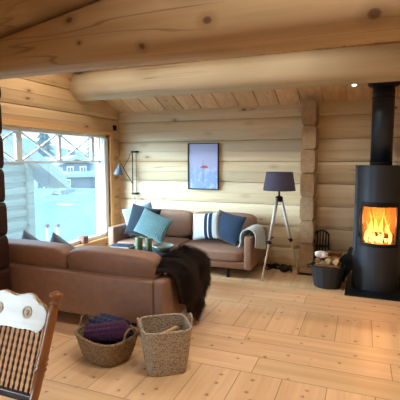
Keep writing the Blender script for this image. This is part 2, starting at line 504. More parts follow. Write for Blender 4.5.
log_ends('wall_partition', -3.30, -3.07, 2.60, 2.86, zs2, M['darklog'], 'dark column of log ends under the front beam by the window')

# window
win = empty('window_1', (XL, (WY0+WY1)/2, WZ0), kind='structure')
win['label'] = 'wide window with white frame and crossed bars along its top'
oy = (WY0+WY1)/2
def wbox(bm, y0, y1, z0, z1, x0, x1, bev=.006): box(bm, x0, x1, y0-oy, y1-oy, z0-WZ0, z1-WZ0, bev, 1)
bm = new()
fx0, fx1 = -.09, .0
wbox(bm, WY0, WY1, WZ1-.05, WZ1, fx0, fx1); wbox(bm, WY0, WY1, WZ0, WZ0+.05, fx0, fx1)
wbox(bm, WY0, WY0+.09, WZ0+.05, WZ1-.05, fx0, fx1); wbox(bm, WY1-.10, WY1, WZ0+.05, WZ1-.05, fx0, fx1+.03)
mk('window_frame', bm, M['white_paint'], win)
bm = new()
wbox(bm, WY1-.165, WY1-.135, WZ0+.05, WZ1-.05, -.075, -.02)
wbox(bm, WY0+.09, WY1-.10, 1.462, 1.488, -.075, -.02)
mk('transom', bm, M['bar'], win)
for yy, hw in ((3.05, .03), (3.73, .045), (4.43, .026), (5.14, .022)):
    bm = new(); wbox(bm, yy-hw, yy+hw, 1.488, WZ1-.05, -.072, -.022); mk('mullion', bm, M['bar'], win)
for ya, yb in ((3.08, 3.69), (3.775, 4.405), (4.456, 5.118)):
    for f in (0, 1):
        a = Vector((-.05, ya-oy, (1.488 if f else WZ1-.05)-WZ0)); b = Vector((-.05, yb-oy, (WZ1-.05 if f else 1.488)-WZ0))
        bm = new(); d = (b-a); L = d.length; ang = math.atan2(d.z, d.y)
        box(bm, -.014, .014, -L/2, L/2, -.010, .010, .003, 1, Matrix.Translation((a+b)/2) @ Matrix.Rotation(ang, 4, 'X'))
        mk('cross_bar', bm, M['bar'], win)
bm = new(); wbox(bm, WY0+.05, WY1-.05, WZ0+.03, WZ1-.03, -.052, -.048, 0); mk('pane', bm, M['pane'], win)
w2 = empty('window_2', (XL, (VY0+VY1)/2, VZ0), kind='structure')
oy2, WZ0_ = (VY0+VY1)/2, VZ0
bm = new()
for a, b, c, d in ((VY0, VY1, WZ1-.05, WZ1), (VY0, VY1, VZ0, VZ0+.05), (VY0, VY0+.06, VZ0+.05, WZ1-.05), (VY1-.06, VY1, VZ0+.05, WZ1-.05), (oy2-.025, oy2+.025, VZ0+.05, WZ1-.05)):
    box(bm, fx0, fx1, a-oy2, b-oy2, c-VZ0, d-VZ0, .006, 1)
mk('window_frame', bm, M['white_paint'], w2)
bm = new(); box(bm, -.052, -.048, VY0+.05-oy2, VY1-.05-oy2, .03, WZ1-VZ0-.03); mk('pane', bm, M['pane'], w2)
# casing and sill
bm = new(); box(bm, XL-.02, XL+.075, WY1, WY1+.085, WZ0-.02, WZ1+.0, .006, 1)
tag(mk('trim_1', bm, M['casing']), kind='structure')
bm = new(); box(bm, XL-.0, XL+.075, WY0, WY1+.085, WZ1, WZ1+.06, .006, 1)
tag(mk('trim_2', bm, M['sillwood']), kind='structure')
bm = new(); box(bm, XL-.02, XL+.085, WY0, WY1+.085, WZ0-.035, WZ0, .006, 1)
tag(mk('trim_3', bm, M['sillwood']), kind='structure')

# ------------------------------------------------------------------ sofas
SW, SD = 2.09, .84
def make_sofa():
    r = empty('sofa')
    w = SW/2
    L = M['leather']
    bm = new(); box(bm, -w+.09, w-.09, 0.01, SD-.1, .13, .22, .015); mk('base', bm, L, r, True)
    for s in (-1, 1):
        bm = new(); box(bm, s*w-.05-s*.05, s*w+.05-s*.05, 0.0, SD, .13, .555, .022, 3); mk('arm', bm, L, r, True)
    bm = new(); box(bm, -w+.1, w-.1, SD-.10, SD-.002, .13, .54, .02, 3); mk('back_panel', bm, L, r, True)
    cw = (SW-.2)/2
    for s in (-1, 1):
        bm = new()
        superbox(bm, cw-.008, .66, .145, 8, 14, (s*cw/2, .325, .287), lambda p, x, y, z: p+Vector((0, 0, .012*(1-x*x)*(1-y*y) if z > 0 else 0)))
        mk('seat_cushion', bm, L, r, True)
        bm = new()
        Mx = Matrix.Translation((s*cw/2, SD-.175, .558)) @ Matrix.Rotation(rad(-9), 4, 'X')
        superbox(bm, cw-.004, .19, .39, 6, 14, (0, 0, 0), lambda p, x, y, z: p+Vector((0, .012*(1-x*x)*(1-z*z)*(1 if y > 0 else -1), .008*(1-x*x) if z > 0 else 0)), Mx)
        mk('back_cushion', bm, L, r, True)
        for y in (.07, SD-.07):
            bm = new(); box(bm, s*(w-.32)-.018, s*(w-.32)+.018, y-.018, y+.018, 0, .132, .003, 1); mk('leg', bm, M['black_metal'], r)
    return r
sofa = make_sofa()
sofa.location = (-2.285, 4.86, 0)
tag(sofa, 'brown leather sofa with pillows along the log wall under the picture', 'sofa', 'matching brown leather sofas')
sofa2 = copy_tree(sofa)
sofa2.location = (-2.515, 3.745, 0); sofa2.rotation_euler = (0, 0, pi); sofa2.scale = (1, 1, .93)
tag(sofa2, 'brown leather sofa seen from behind with dark fur on its arm', 'sofa')

def pillow(name, w, h, T, mat, loc, tilt, roll, yaw, label, bumps=None, n=26, piping=None, cat='pillow', group='pillows on the sofa by the wall'):
    bm = new()
    def f(sgn):
        def g(u, v):
            a, b = 2*u-1, 2*v-1
            th = T/2*max(0, (1-abs(a)**2.6)*(1-abs(b)**2.6))**.5
            x = w/2*a*(1-.07*(1-b*b)); z = h/2*b*(1-.07*(1-a*a))
            y = sgn*th*(1+.06*noise.noise((a*2, b*2, sgn+w)))
            if bumps: 
                k = bumps
                y += sgn*.014*abs(sin(a*k)*sin(b*k*h/w))*min(1, th/T*4)
            return Vector((x, y, z))
        return g
    surf(bm, f(-1), n, n); surf(bm, f(1), n, n)
    bmesh.ops.remove_doubles(bm, verts=bm.verts[:], dist=.0004)
    o = mk(name, bm, mat, None, True, loc)
    o.rotation_euler = (Matrix.Rotation(yaw, 3, 'Z') @ Matrix.Rotation(tilt, 3, 'X') @ Matrix.Rotation(roll, 3, 'Y')).to_euler()
    return tag(o, label, cat, group)
pillow('throw_pillow', .46, .44, .14, M['f_pale'], (-3.04, 5.27, .625), rad(-20), rad(-16), rad(24), 'pale blue pillow leaning on the sofa arm nearest the window')
pillow('throw_pillow', .46, .46, .15, M['f_slate'], (-2.90, 5.10, .625), rad(-20), rad(10), rad(8), 'dark slate blue pillow behind the teal knitted one')
pillow('throw_pillow', .52, .36, .14, M['f_teal'], (-2.66, 4.96, .60), rad(-24), rad(17), rad(-4), 'teal knitted pillow with a bumpy surface', bumps=30, n=100)
pillow('throw_pillow', .42, .38, .14, M['f_stripe'], (-1.96, 5.20, .60), rad(-20), rad(-8), rad(-4), 'white pillow with navy stripes')
pillow('throw_pillow', .44, .40, .14, M['f_navy'], (-1.655, 5.20, .60), rad(-20), rad(10), rad(-12), 'plain navy pillow next to the striped pillow')
pillow('throw_pillow', .32, .32, .11, M['f_tip'], (-3.22, 3.31, .565), rad(12), rad(30), rad(0), 'blue pillow on the near sofa, its tip nearest the dark log column', group='blue pillows peeking over the near sofa')
pillow('throw_pillow', .32, .32, .11, M['f_tip'], (-2.86, 3.33, .56), rad(12), rad(32), rad(0), 'blue pillow on the near sofa, its tip below the snowy posts', group='blue pillows peeking over the near sofa')

def shell(bm, fn, nu, nv, th):
    """a draped sheet with thickness: fn gives a point and a normal"""
    def top(u, v): p, n = fn(u, v); return p+n*th/2
    def bot(u, v): p, n = fn(u, v); return p-n*th/2
    a = surf(bm, top, nu, nv); b = surf(bm, bot, nu, nv)
    for i in range(nu):
        bm.faces.new((a[i][0], a[i+1][0], b[i+1][0], b[i][0])); bm.faces.new((a[i][nv], a[i+1][nv], b[i+1][nv], b[i][nv]))
    for j in range(nv):
        bm.faces.new((a[0][j], a[0][j+1], b[0][j+1], b[0][j])); bm.faces.new((a[nu][j], a[nu][j+1], b[nu][j+1], b[nu][j]))

def path_at(P, t):
    ls = [(P[i+1]-P[i]).length for i in range(len(P)-1)]
    d = t*sum(ls)
    for i, l in enumerate(ls):
        if d <= l or i == len(ls)-1:
            q = P[i].lerp(P[i+1], d/l); return q, (P[i+1]-P[i]).normalized()
        d -= l
def smooth_path(P, it=3):
    for _ in range(it):
        Q = [P[0]]
        for a, b in zip(P, P[1:]): Q += [a.lerp(b, .25), a.lerp(b, .75)]
        Q.append(P[-1]); P = Q
    return P

# pale throw over the far arm of the wall sofa
tp = smooth_path([Vector(p) for p in ((-1.40, 0, .40), (-1.375, 0, .46), (-1.37, 0, .58), (-1.30, 0, .632), (-1.215, 0, .60), (-1.205, 0, .45), (-1.20, 0, .30))])
bm = new()
def thr(u, v):
    q, d = path_at(tp, u*(.82+.18*v))
    n = Vector((-d.z, 0, d.x)); 
    y = 4.9+.42*v+.05*u*(v-.3)
    wv = .012*sin(v*17+u*4)*(.3+u)
    return Vector((q.x, y, q.z))+n*(.016+wv), n
shell(bm, thr, 30, 24, .014)
throw = tag(mk('throw_blanket', bm, M['f_throw'], None, True), 'pale blue grey throw over the arm of the wall sofa beside the lamp', 'blanket')

# dark fur over the near sofa's arm
fp = smooth_path([Vector(p) for p in ((-1.80, 0, .40), (-1.67, 0, .41), (-1.63, 0, .52), (-1.53, 0, .56), (-1.44, 0, .545), (-1.42, 0, .44), (-1.42, 0, .28), (-1.425, 0, .09))])
def fur_fn(u, v):
    lim = .76+.22*math.exp(-((v-.42)/.26)**2)-.05*sin(v*9)
    q, d = path_at(fp, u*lim)
    n = Vector((-d.z, 0, d.x))
    yy = 3.0+.73*v
    mid = 3.38
    yy = mid+(yy-mid)*(1-.22*max(0, u-.55)/.45)
    bump = .06*noise.noise((u*4, v*5, 1.7))+.04*noise.noise((u*10, v*10, 4.1))
    edge = min(1, 6*min(v, 1-v, u+.05, 1.02-u))
    return Vector((q.x, yy, q.z))+n*(.03+max(.0, .036+bump)*edge), n
bm = new()
shell(bm, fur_fn, 40, 34, .05)
fur = tag(mk('fur_throw', bm, M['fur'], None, True), 'dark brown shaggy fur hanging over the arm of the near sofa', 'fur throw')
bm = new()
rng = random.Random(3)
for _ in range(14000):
    u, v = rng.random(), rng.random()
    p, n = fur_fn(u, v); p2, _n = fur_fn(min(1, u+.02), v)
    d = (p2-p); d = d.normalized() if d.length > 1e-6 else Vector((0, 0, -1))
    p = p+n*.024
    side = n.cross(d).normalized()
    L = rng.uniform(.04, .085)
    a = p+side*.0022; b = p-side*.0022
    dirn = (d*.8+n*rng.uniform(.3, .8)+side*rng.uniform(-.6, .6)).normalized()
    m = p+dirn*L*.55
    e = m+(dirn+d*.5+Vector((0, 0, -.5))).normalized()*L*.5
    va, vb, vm, vn, ve = [bm.verts.new(q) for q in (a, b, m+side*.0016, m-side*.0016, e)]
    bm.faces.new((va, vb, vn, vm)); bm.faces.new((vm, vn, ve))
o = mk('fur_hair', bm, M['fur'], fur); o['kind'] = 'stuff'

# ------------------------------------------------------------------ coffee table and what is on it
tb = empty('coffee_table', (-2.45, 4.28, 0), label='low coffee table with a dark top between the two sofas', cat='table')
TZ = .41
bm = new(); box(bm, -.5, .5, -.22, .22, TZ-.03, TZ, .006); mk('table_top', bm, plain('smoked_oak', srgb(58, 60, 60), .25), tb)
for sx in (-1, 1):
    for sy in (-1, 1):
        bm = new(); box(bm, sx*.46-.015, sx*.46+.015, sy*.19-.015, sy*.19+.015, 0, TZ-.03, .002, 1); mk('leg', bm, M['black_metal'], tb)
cm = plain('green_glaze', srgb(112, 132, 104), .4, 0, .5, .15)
for k, (x, y, r, h, lab) in enumerate(((-2.50, 4.30, .046, .155, 'taller green candle pot on the coffee table nearest the window'), (-2.385, 4.33, .042, .15, 'green candle pot on the coffee table beside the glass dish'))):
    t = empty('candle_pot', (x, y, TZ), label=lab, cat='candle pot', group='green candle pots on the coffee table')
    bm = new(); lathe(bm, [(r*.9, 0), (r, .01), (r, h-.005), (r*.96, h), (r*.86, h), (r*.84, h-.02)], 20); mk('pot', bm, cm, t, True)
    bm = new(); lathe(bm, [(r*.83, h-.05), (r*.83, h-.022)], 16); mk('wax', bm, plain('candle_wax', srgb(226, 220, 200), .5), t, True)
bm = new(); lathe(bm, [(.06, 0), (.075, .005), (.125, .05), (.13, .07), (.122, .07), (.115, .05), (.07, .014), (.0, .012)], 28, capt=False)
tag(mk('glass_dish', bm, plain('grey_glass', srgb(120, 140, 138), .12, 0, .6), None, True, (-2.2, 4.36, TZ)), 'shallow grey glass dish on the coffee table', 'dish')
bk = empty('book', (-2.76, 4.33, TZ), rad(8), label='closed navy book lying on the coffee table', cat='book')
bm = new(); box(bm, -.13, .13, -.085, .085, 0, .005, .001, 1); box(bm, -.13, .13, -.085, .085, .032, .037, .001, 1); box(bm, -.134, -.127, -.085, .085, 0, .037, .002, 1); mk('cover', bm, plain('navy_board', srgb(42, 56, 84), .5), bk)
bm = new(); box(bm, -.126, .124, -.08, .08, .005, .032); mk('pages', bm, plain('paper', srgb(225, 220, 208), .8), bk)

# ------------------------------------------------------------------ picture
pf = empty('framed_picture', (-2.212, 5.735, 1.06), label='tall pale blue print in a thin black frame on the log wall', cat='picture')
w, h, fw = .245, .69, .014
bm = new()
box(bm, -w, w, -.03, 0, h-fw, h); box(bm, -w, w, -.03, 0, 0, fw); box(bm, -w, -w+fw, -.03, 0, fw, h-fw); box(bm, w-fw, w, -.03, 0, fw, h-fw)
mk('frame', bm, M['black_metal'], pf)
def print_mat():
    t = NT('print_paper')
    c = t.n('ShaderNodeTexCoord'); s = t.n('ShaderNodeSeparateXYZ'); t.l(c.outputs['Object'], s.inputs[0])
    z = s.outputs[2]
    base = t.ramp(t.math('DIVIDE', z, .69), [(0, srgb(128, 160, 214)), (.4, srgb(150, 176, 222)), (.55, srgb(176, 188, 228)), (1, srgb(180, 190, 232))])
    n1 = t.noise(t.coord((14, 1, 9)), 1, 5, .7)
    low = t.math('LESS_THAN', z, .36)
    return_col = t.mix(t.math('MULTIPLY', t.math('MULTIPLY', t.ramp(n1, [(.5, 0.), (.62, 1.)]), low), .55), base, srgb(206, 220, 240))
    t.bsdf(return_col, .6, 0, spec=.3)
    return t.m
bm = new(); box(bm, -w+fw, w-fw, -.016, -.004, fw, h-fw); pic = mk('print', bm, print_mat(), pf)
bm = new()
prism(bm, [(-.045, .335), (-.035, .32), (.03, .315), (.075, .325), (.085, .34), (.06, .345), (.05, .362), (.012, .355), (.0, .375), (-.012, .352)], -.0175, -.016)
mk('red_shape', bm, plain('red_ink', srgb(206, 96, 92), .6), pic)
bm = new(); prism(bm, [(-.006, .10), (.0, .10), (.002, .31), (-.004, .31)], -.0172, -.016); prism(bm, [(-.005, .375), (.0, .375), (.002, .43), (-.002, .43)], -.0172, -.016)
mk('mast_line', bm, plain('dark_ink', srgb(84, 100, 140), .6), pic)

# ------------------------------------------------------------------ wall lamp in the corner, sensor box
wl = empty('wall_lamp', (-3.40, 5.68, .93), label='black swing arm wall lamp with a cone shade in the corner above the sofa', cat='lamp')
def wtube(name, pts, r, mat=M['black_metal'], n=8):
    bm = new(); tube(bm, pts, r, n); return mk(name, bm, mat, wl, True)
wtube('rod', [(0, 0, .04), (0, 0, .70)], .008); wtube('rod', [(.055, .02, .06), (.055, .02, .68)], .004)
for z in (.035, .70):
    bm = new(); box(bm, -.018, .07, -.02, .075, z-.015, z+.015, .004, 1); mk('bracket', bm, M['black_metal'], wl)
wtube('arm', [(0, -.01, .20), (-.02, -.12, .33), (-.045, -.2, .45)], .006)
wtube('arm', [(0, -.01, .68), (-.02, -.03, .67), (-.03, -.08, .58), (-.045, -.2, .45)], .004)
sh = Matrix.Translation((-.10, -.24, .40)) @ Matrix.Rotation(rad(8), 4, 'Y')
bm = new(); lathe(bm, [(.075, -.05), (.065, -.01), (.032, .05), (.022, .075), (.016, .11), (.010, .115)], 20, M=sh, capb=False); lathe(bm, [(.074, -.05), (.063, -.01), (.03, .048)], 20, M=sh, capb=False)
mk('lamp_shade', bm, plain('blue_lit_metal', srgb(70, 86, 108), .35), wl, True)  # dark metal, with the blue light on it put into the colour
wtube('stem', [(-.085, -.24, .51), (-.065, -.22, .51), (-.045, -.2, .45)], .005)
cpts = [(.02, .02, .0), (.025, .03, -.12), (.02, .03, -.28)]
wtube('power_cord', cpts, .004)
bm = new(); box(bm, XL+.03, XL+.075, 5.575, 5.645, 1.965, 2.045, .006)
tag(mk('sensor_box', bm, M['black_metal']), 'small black box mounted high in the corner beside the window', 'sensor')
bx = new(); box(bx, -.05, .05, -.055, .055, 0, .105, .008); box(bx, -.055, .055, -.06, .06, .085, .1, .004, 1)
tag(mk('sill_box', bx, plain('brown_box_wood', srgb(120, 84, 66), .6), None, False, (XL+.02, 4.80, WZ0)), 'small brown box on the window sill', 'box')

# ------------------------------------------------------------------ tripod floor lamp
fl = empty('floor_lamp', (-.955, 5.09, 0), label='tripod floor lamp with a dark grey shade beside the sofa', cat='floor lamp')
bm = new(); lathe(bm, [(.200, 1.125), (.163, 1.352)], 40, capb=False, capt=False); lathe(bm, [(.197, 1.126), (.160, 1.351)], 40, capb=False, capt=False)
bmesh.ops.remove_doubles(bm, verts=bm.verts[:], dist=.0001)
mk('lamp_shade', bm, M['shade'], fl, True)
bm = new(); lathe(bm, [(.04, .985), (.045, 1.0), (.045, 1.045), (.02, 1.055), (.012, 1.06), (.012, 1.13), (.02, 1.135), (.02, 1.2), (.014, 1.205)], 16); mk('hub', bm, M['black_metal'], fl, True)
for k in range(3):
    bm = new(); a = 2*pi*k/3; tube(bm, [(0, 0, 1.2), (.165*cos(a), .165*sin(a), 1.335)], .003, 6); mk('shade_spoke', bm, M['black_metal'], fl)
for fx, fy in ((-1.11, 4.885), (-.735, 5.36), (-1.20, 5.42)):
    f = Vector((fx+.955, fy-5.09, 0)); hb = f.normalized()*.035+Vector((0, 0, 1.03)); 
    mid = hb.lerp(f, .53)
    bm = new(); tube(bm, [hb, mid], [.0165, .0165], 8); lg = mk('leg', bm, M['greywood'], fl, True)
    bm = new(); tube(bm, [hb.lerp(f, .46), f+Vector((0, 0, .004))], [.011, .0095], 8); mk('lower_leg', bm, M['ash'], lg, True)
    d = (f-hb).normalized(); s = d.cross(Vector((0, 0, 1))).normalized()
    bm = new(); tube(bm, [mid-d*.02, mid+d*.02], .02, 10); tube(bm, [mid-s*.045, mid+s*.045], .008, 8); mk('clamp', bm, M['black_metal'], lg, True)

# black cords heaped on the floor behind the lamp
cd = empty('power_cord', (-1.0, 5.5, 0), label='tangle of black cords and plugs on the floor behind the floor lamp', cat='cord')
rng = random.Random(11)
for k in range(3):
    p = Vector((rng.uniform(-.14, .1), rng.uniform(-.1, .12), .02)); pts = []
    a = rng.uniform(0, 6)
    for i in range(26):
        a += rng.uniform(-.2, .9); p = p+Vector((cos(a), sin(a), 0))*.035
        p.x = max(-.2, min(.16, p.x)); p.y = max(-.13, min(.16, p.y)); p.z = .012+.03*abs(sin(i*.7+k))
        pts.append(p.copy())
    bm = new(); tube(bm, smooth_path(pts, 1), .009, 6); mk('cable', bm, M['iron'], cd, True)
for x, y, r in ((-.13, .08, .3), (.08, -.04, 1.1), (.02, .0, 2.)):
    bm = new(); box(bm, -.06, .06, -.025, .025, 0, .05, .008, 2, Matrix.Translation((x, y, .0)) @ Matrix.Rotation(r, 4, 'Z')); mk('plug', bm, M['iron'], cd)

# ------------------------------------------------------------------ stove
SC = (.195, 5.18); SR = .245
st = empty('wood_stove', (SC[0], SC[1], 0), label='tall black cylindrical wood stove with a burning fire behind curved glass', cat='stove')
def outline(R, hw, yb, n=28):
    pts = [(R*sin(-pi/2+pi*i/n), -R*cos(-pi/2+pi*i/n)) for i in range(n+1)]
    return pts+[(hw, .02), (hw, yb), (-hw, yb), (-hw, .02)]
O = outline(SR, SR+.025, .24)
bm = new()
prism(bm, O, .012, .52, 'z'); prism(bm, O, 1.03, 1.425, 'z')
# middle, a ring open at the front
def ring(ang0, R, hw, yb):
    n = 8
    L_ = [(-R*sin(ang0+(pi/2-ang0)*i/n), -R*cos(ang0+(pi/2-ang0)*i/n)) for i in range(n+1)]+[(-hw, .02), (-hw, yb)]
    return L_+[(-a, b) for a, b in reversed(L_)]
A0 = rad(52)
ro, ri = ring(A0, SR, SR+.025, .24), ring(A0, SR-.035, SR-.035, .16)
vv = [[bm.verts.new((a, b, z)) for a, b in r] for r in (ro, ri) for z in (.52, 1.03)]
nn = len(ro)
for i in range(nn-1):
    bm.faces.new((vv[0][i], vv[0][i+1], vv[1][i+1], vv[1][i])); bm.faces.new((vv[2][i], vv[2][i+1], vv[3][i+1], vv[3][i]))
for i in (0, nn-1): bm.faces.new((vv[0][i], vv[1][i], vv[3][i], vv[2][i]))
bmesh.ops.remove_doubles(bm, verts=bm.verts[:], dist=.0001)
mk('body', bm, M['stove'], st)
bm = new(); prism(bm, outline(SR+.008, SR+.032, .245), 1.425, 1.44, 'z'); mk('top_plate', bm, M['stove'], st)
# firebox lining
bm = new(); box(bm, -.2, .2, .13, .155, .53, 1.02); box(bm, -.2, .2, -.12, .155, .521, .535)
mk('firebox_lining', bm, plain('vermiculite', srgb(150, 104, 70), .9), st)
def arc_strip(bm, a0, a1, z0, z1, r0, r1, n=16):
    q = []
    for i in range(n+1):
        a = a0+(a1-a0)*i/n
        q.append([bm.verts.new((r*sin(a), -r*cos(a), z)) for r, z in ((r0, z0), (r1, z0), (r1, z1), (r0, z1))])
    for x, y in zip(q, q[1:]):
        for k in range(4): bm.faces.new((x[k], x[(k+1) % 4], y[(k+1) % 4], y[k]))
    bm.faces.new(q[0]); bm.faces.new(q[-1])
dr = bpy.data.objects.new('door', None); COL.objects.link(dr); dr.parent = st
bm = new()
R0, R1 = SR-.006, SR+.006
arc_strip(bm, -A0, A0, .975, 1.03, R0, R1); arc_strip(bm, -A0, A0, .52, .56, R0, R1)
arc_strip(bm, -A0, -A0+.1, .56, .975, R0, R1, 3); arc_strip(bm, A0-.1, A0, .56, .975, R0, R1, 3)
mk('door_frame', bm, M['iron'], dr)
bm = new(); arc_strip(bm, -A0+.09, A0-.09, .555, .98, SR-.006, SR-.002, 20); mk('glass', bm, M['stoveglass'], dr, True)
bm = new(); tube(bm, [(-SR*sin(A0)-.012, -SR*cos(A0)-.02, .62), (-SR*sin(A0)-.018, -SR*cos(A0)-.03, .72), (-SR*sin(A0)-.018, -SR*cos(A0)-.03, .86), (-SR*sin(A0)-.012, -SR*cos(A0)-.02, .95)], .008, 8); mk('door_handle', bm, M['iron'], dr, True)
for k in range(7):
    a = -A0+.16+k*.09
    bm = new(); arc_strip(bm, a, a+.05, .99, 1.018, SR+.004, SR+.008, 3); mk('air_vent', bm, M['plate'], dr)
# flue
fx = (0, .03)
bm = new(); lathe(bm, [(.118, 1.44), (.118, 2.47)], 32, (0, .03, 0)); flue = mk('flue_pipe', bm, M['flue'], st, True)
bm = new(); bm.free()
for r_, a_, b_ in ((.122, 1.441, 1.475), (.1205, 2.20, 2.212), (.1205, 2.26, 2.272)):
    bm = new(); lathe(bm, [(r_, a_), (r_, b_)], 32, (0, .03, 0)); mk('joint_ring', bm, M['iron'], flue, True)
bm = new(); lathe(bm, [(.125, 2.325), (.165, 2.345), (.175, 2.36), (.175, 2.56)], 32, (0, .03, 0)); mk('ceiling_collar', bm, M['iron'], flue, True)
# fire
fm = emis('flame', [(0, (1, .56, .14)), (.45, (1, .40, .06)), (1, (1, .2, .02))], 2.6, 0, .34)
fire = empty('fire', (SC[0], SC[1]-.02, .542), label='orange flames burning inside the stove', cat='fire')
rng = random.Random(5)
for x, y, hh, r in ((-.125, -.03, .24, .020), (-.09, .0, .39, .026), (-.06, -.08, .2, .016), (-.01, .06, .30, .018), (.035, -.06, .2, .016), (.085, .02, .33, .024), (.12, -.05, .24, .018), (.04, .08, .42, .018), (-.04, .09, .4, .014), (.0, .0, .12, .04)):
    bm = new(); rings = []; n = 10; ph = rng.uniform(0, 6)
    for i in range(13):
        s = i/12
        rr = r*(sin(pi*min(1, s*1.25+.12))**.8 if s < .72 else (1-s)*2.6*.42)+.0015
        cx, cy = x+.022*sin(s*6+ph)*s, y+.015*cos(s*5+ph)*s
        rings.append([bm.verts.new((cx+rr*cos(2*pi*k/n)*(1+.25*sin(3*s*6+k)), cy+rr*.7*sin(2*pi*k/n), s*hh)) for k in range(n)])
    for a, b in zip(rings, rings[1:]):
        for k in range(n): bm.faces.new((a[k], a[(k+1) % n], b[(k+1) % n], b[k]))
    bm.faces.new(rings[0]); bm.faces.new(rings[-1])
    mk('flame', bm, fm, fire, True)
bark = wood('firewood_bark', 'x', srgb(150, 112, 76), srgb(92, 62, 42), srgb(50, 30, 20), None, knots=False)
split = wood('firewood_split', 'x', srgb(226, 196, 150), srgb(196, 156, 108), srgb(120, 80, 50), None, knots=False, cracks=False)
def wedge(L, r, seed):
    rg = random.Random(seed); bm = new(); rings = []
    for i in range(7):
        x = -L/2+L*i/6; ring = []
        for a in (0, .5, 1.0, 1.5, 2.05): ring.append((x, r*cos(a)+rg.uniform(-.004, .004), r*sin(a)+rg.uniform(-.004, .004)))
        ring.append((x, -.25*r+rg.uniform(-.004, .004), -.35*r))
        rings.append([bm.verts.new(q) for q in ring])
    for a, b in zip(rings, rings[1:]):
        for k in range(6): bm.faces.new((a[k], a[(k+1) % 6], b[(k+1) % 6], b[k]))
    bm.faces.new(rings[0]); bm.faces.new(rings[-1])
    return bm
charm = plain('charred_wood', srgb(60, 34, 22), .9)
for k, (x, y, z, rz, lab) in enumerate(((-.04, .0, .035, .2, 'charred log lying lowest in the stove fire'), (.05, .0, .09, -.5, 'charred log lying crosswise on top in the stove fire'))):
    o = mk('burning_log', wedge(.22, .045, k+40), charm, None, False, (SC[0]+x, SC[1]-.0+y, .535+z-.015), (0, 0, rz)); tag(o, lab, 'firewood', 'logs burning in the stove')
# hearth plate
bm = new(); box(bm, -.14, .95, 4.72, 5.70, 0, .012, .003, 1)
tag(mk('hearth_plate', bm, M['plate']), 'black floor plate under the wood stove', 'hearth plate')

# ------------------------------------------------------------------ firewood bucket and tools
bk = empty('firewood_bucket', (-.345, 5.02, 0), label='dark blue grey faceted bucket full of firewood beside the stove', cat='bucket')
bm = new()
lathe(bm, [(.15, 0), (.158, .006), (.192, .20), (.205, .245), (.207, .255), (.200, .255), (.185, .2), (.15, .02)], 14); mk('body', bm, plain('bucket_steel', srgb(48, 56, 66), .45, .3), bk)
for s in (-1, 1):
    bm = new(); tube(bm, smooth_path([Vector((s*.200, -.05, .22)), Vector((s*.235, -.045, .235)), Vector((s*.235, .045, .235)), Vector((s*.200, .05, .22))], 2), .008, 8); mk('handle', bm, M['iron'], bk, True)
FW = [(-.01, -.105, .235, .05, .0, .043, .3), (.0, -.01, .235, -.04, .0, .045, .2), (.01, .085, .235, .03, .0, .043, .4), (-.095, .0, .305, 1.5, .0, .043, .2), (.005, -.01, .305, 1.62, .0, .045, .4), (.10, .0, .305, 1.55, .0, .043, .3), (.02, .03, .372, .35, .06, .042, .3)]
LB = ['front log of the lower layer', 'middle log of the lower layer', 'back log of the lower layer', 'upper log nearest the log column', 'upper log in the middle', 'upper log nearest the stove', 'topmost log lying across the others']
for k, (x, y, z, rz, ry, r, rx) in enumerate(FW):
    o = mk('firewood_log', wedge(.27 if k != 4 else .22, r, k), split if k % 3 else bark, None, False, (-.345+x, 5.02+y, z), (rx, ry, rz))
    tag(o, LB[k]+' in the firewood bucket', 'firewood', 'logs in the firewood bucket')
bm = new()
superbox(bm, .14, .10, .08, 2.2, 8, fn=lambda p, x, y, z: p*(1+.35*noise.noise(p*28)))
tag(mk('crumpled_paper', bm, plain('crumpled_paper_white', srgb(226, 226, 222), .8), None, False, (-.415, 4.955, .392)), 'crumpled white paper on top of the firewood', 'paper')
# iron grate leaning on the wall
ig = empty('iron_grate', (-.475, 5.52, 0), label='black arched cast iron grate leaning on the wall behind the bucket', cat='grate')
Mt = Matrix.Rotation(rad(-10), 4, 'X')
bm = new()
def ib(x0, x1, z0, z1): box(bm, x0, x1, -.01, .01, z0, z1, .003, 1, Mt)
ib(-.10, -.082, 0, .50); ib(.082, .10, 0, .50); ib(-.1, .1, .35, .385); ib(-.1, .1, .26, .31); ib(-.1, .1, .14, .23); ib(-.1, .1, 0, .03)
tube(bm, [Mt @ Vector((.091*cos(a), 0, .50+.075*sin(a))) for a in [pi*i/12 for i in range(13)]], .011, 8)
mk('grate_frame', bm, M['iron'], ig)
for k in range(4):
    bm = new(); x = -.054+.036*k; box(bm, x-.009, x+.009, -.009, .009, .03, .50+.07*sin(math.acos(max(-1, min(1, x/.095)))), .002, 1, Mt); mk('grate_bar', bm, M['iron'], ig)
# fireplace bellows leaning on the stove
bl = empty('bellows', (-.185, 5.27, .012), rad(-6), label='black bellows standing between the firewood bucket and the stove', cat='bellows')
Mb = Matrix.Rotation(rad(12), 4, 'Y')
def paddle(y0, y1):
    bm = new()
    pts = [(-.025, 0), (.025, 0), (.04, .10), (.085, .2), (.09, .27), (.06, .32), (.022, .34), (.02, .43), (-.02, .43), (-.022, .34), (-.06, .32), (-.09, .27), (-.085, .2), (-.04, .10)]
    prism(bm, pts, y0, y1)
    for v in bm.verts: v.co = Mb @ v.co
    return bm
mk('board', paddle(-.045, -.033), M['iron'], bl); mk('board', paddle(.033, .045), M['iron'], bl)
bm = new()
surf(bm, lambda u, v: Mb @ Vector((.082*cos(2*pi*u)*(1-.12*abs(sin(v*9.4))), -.034+.068*v, .23+.088*sin(2*pi*u)*(1-.12*abs(sin(v*9.4))))), 20, 12, True); mk('leather_fold', bm, M['iron'], bl, True)

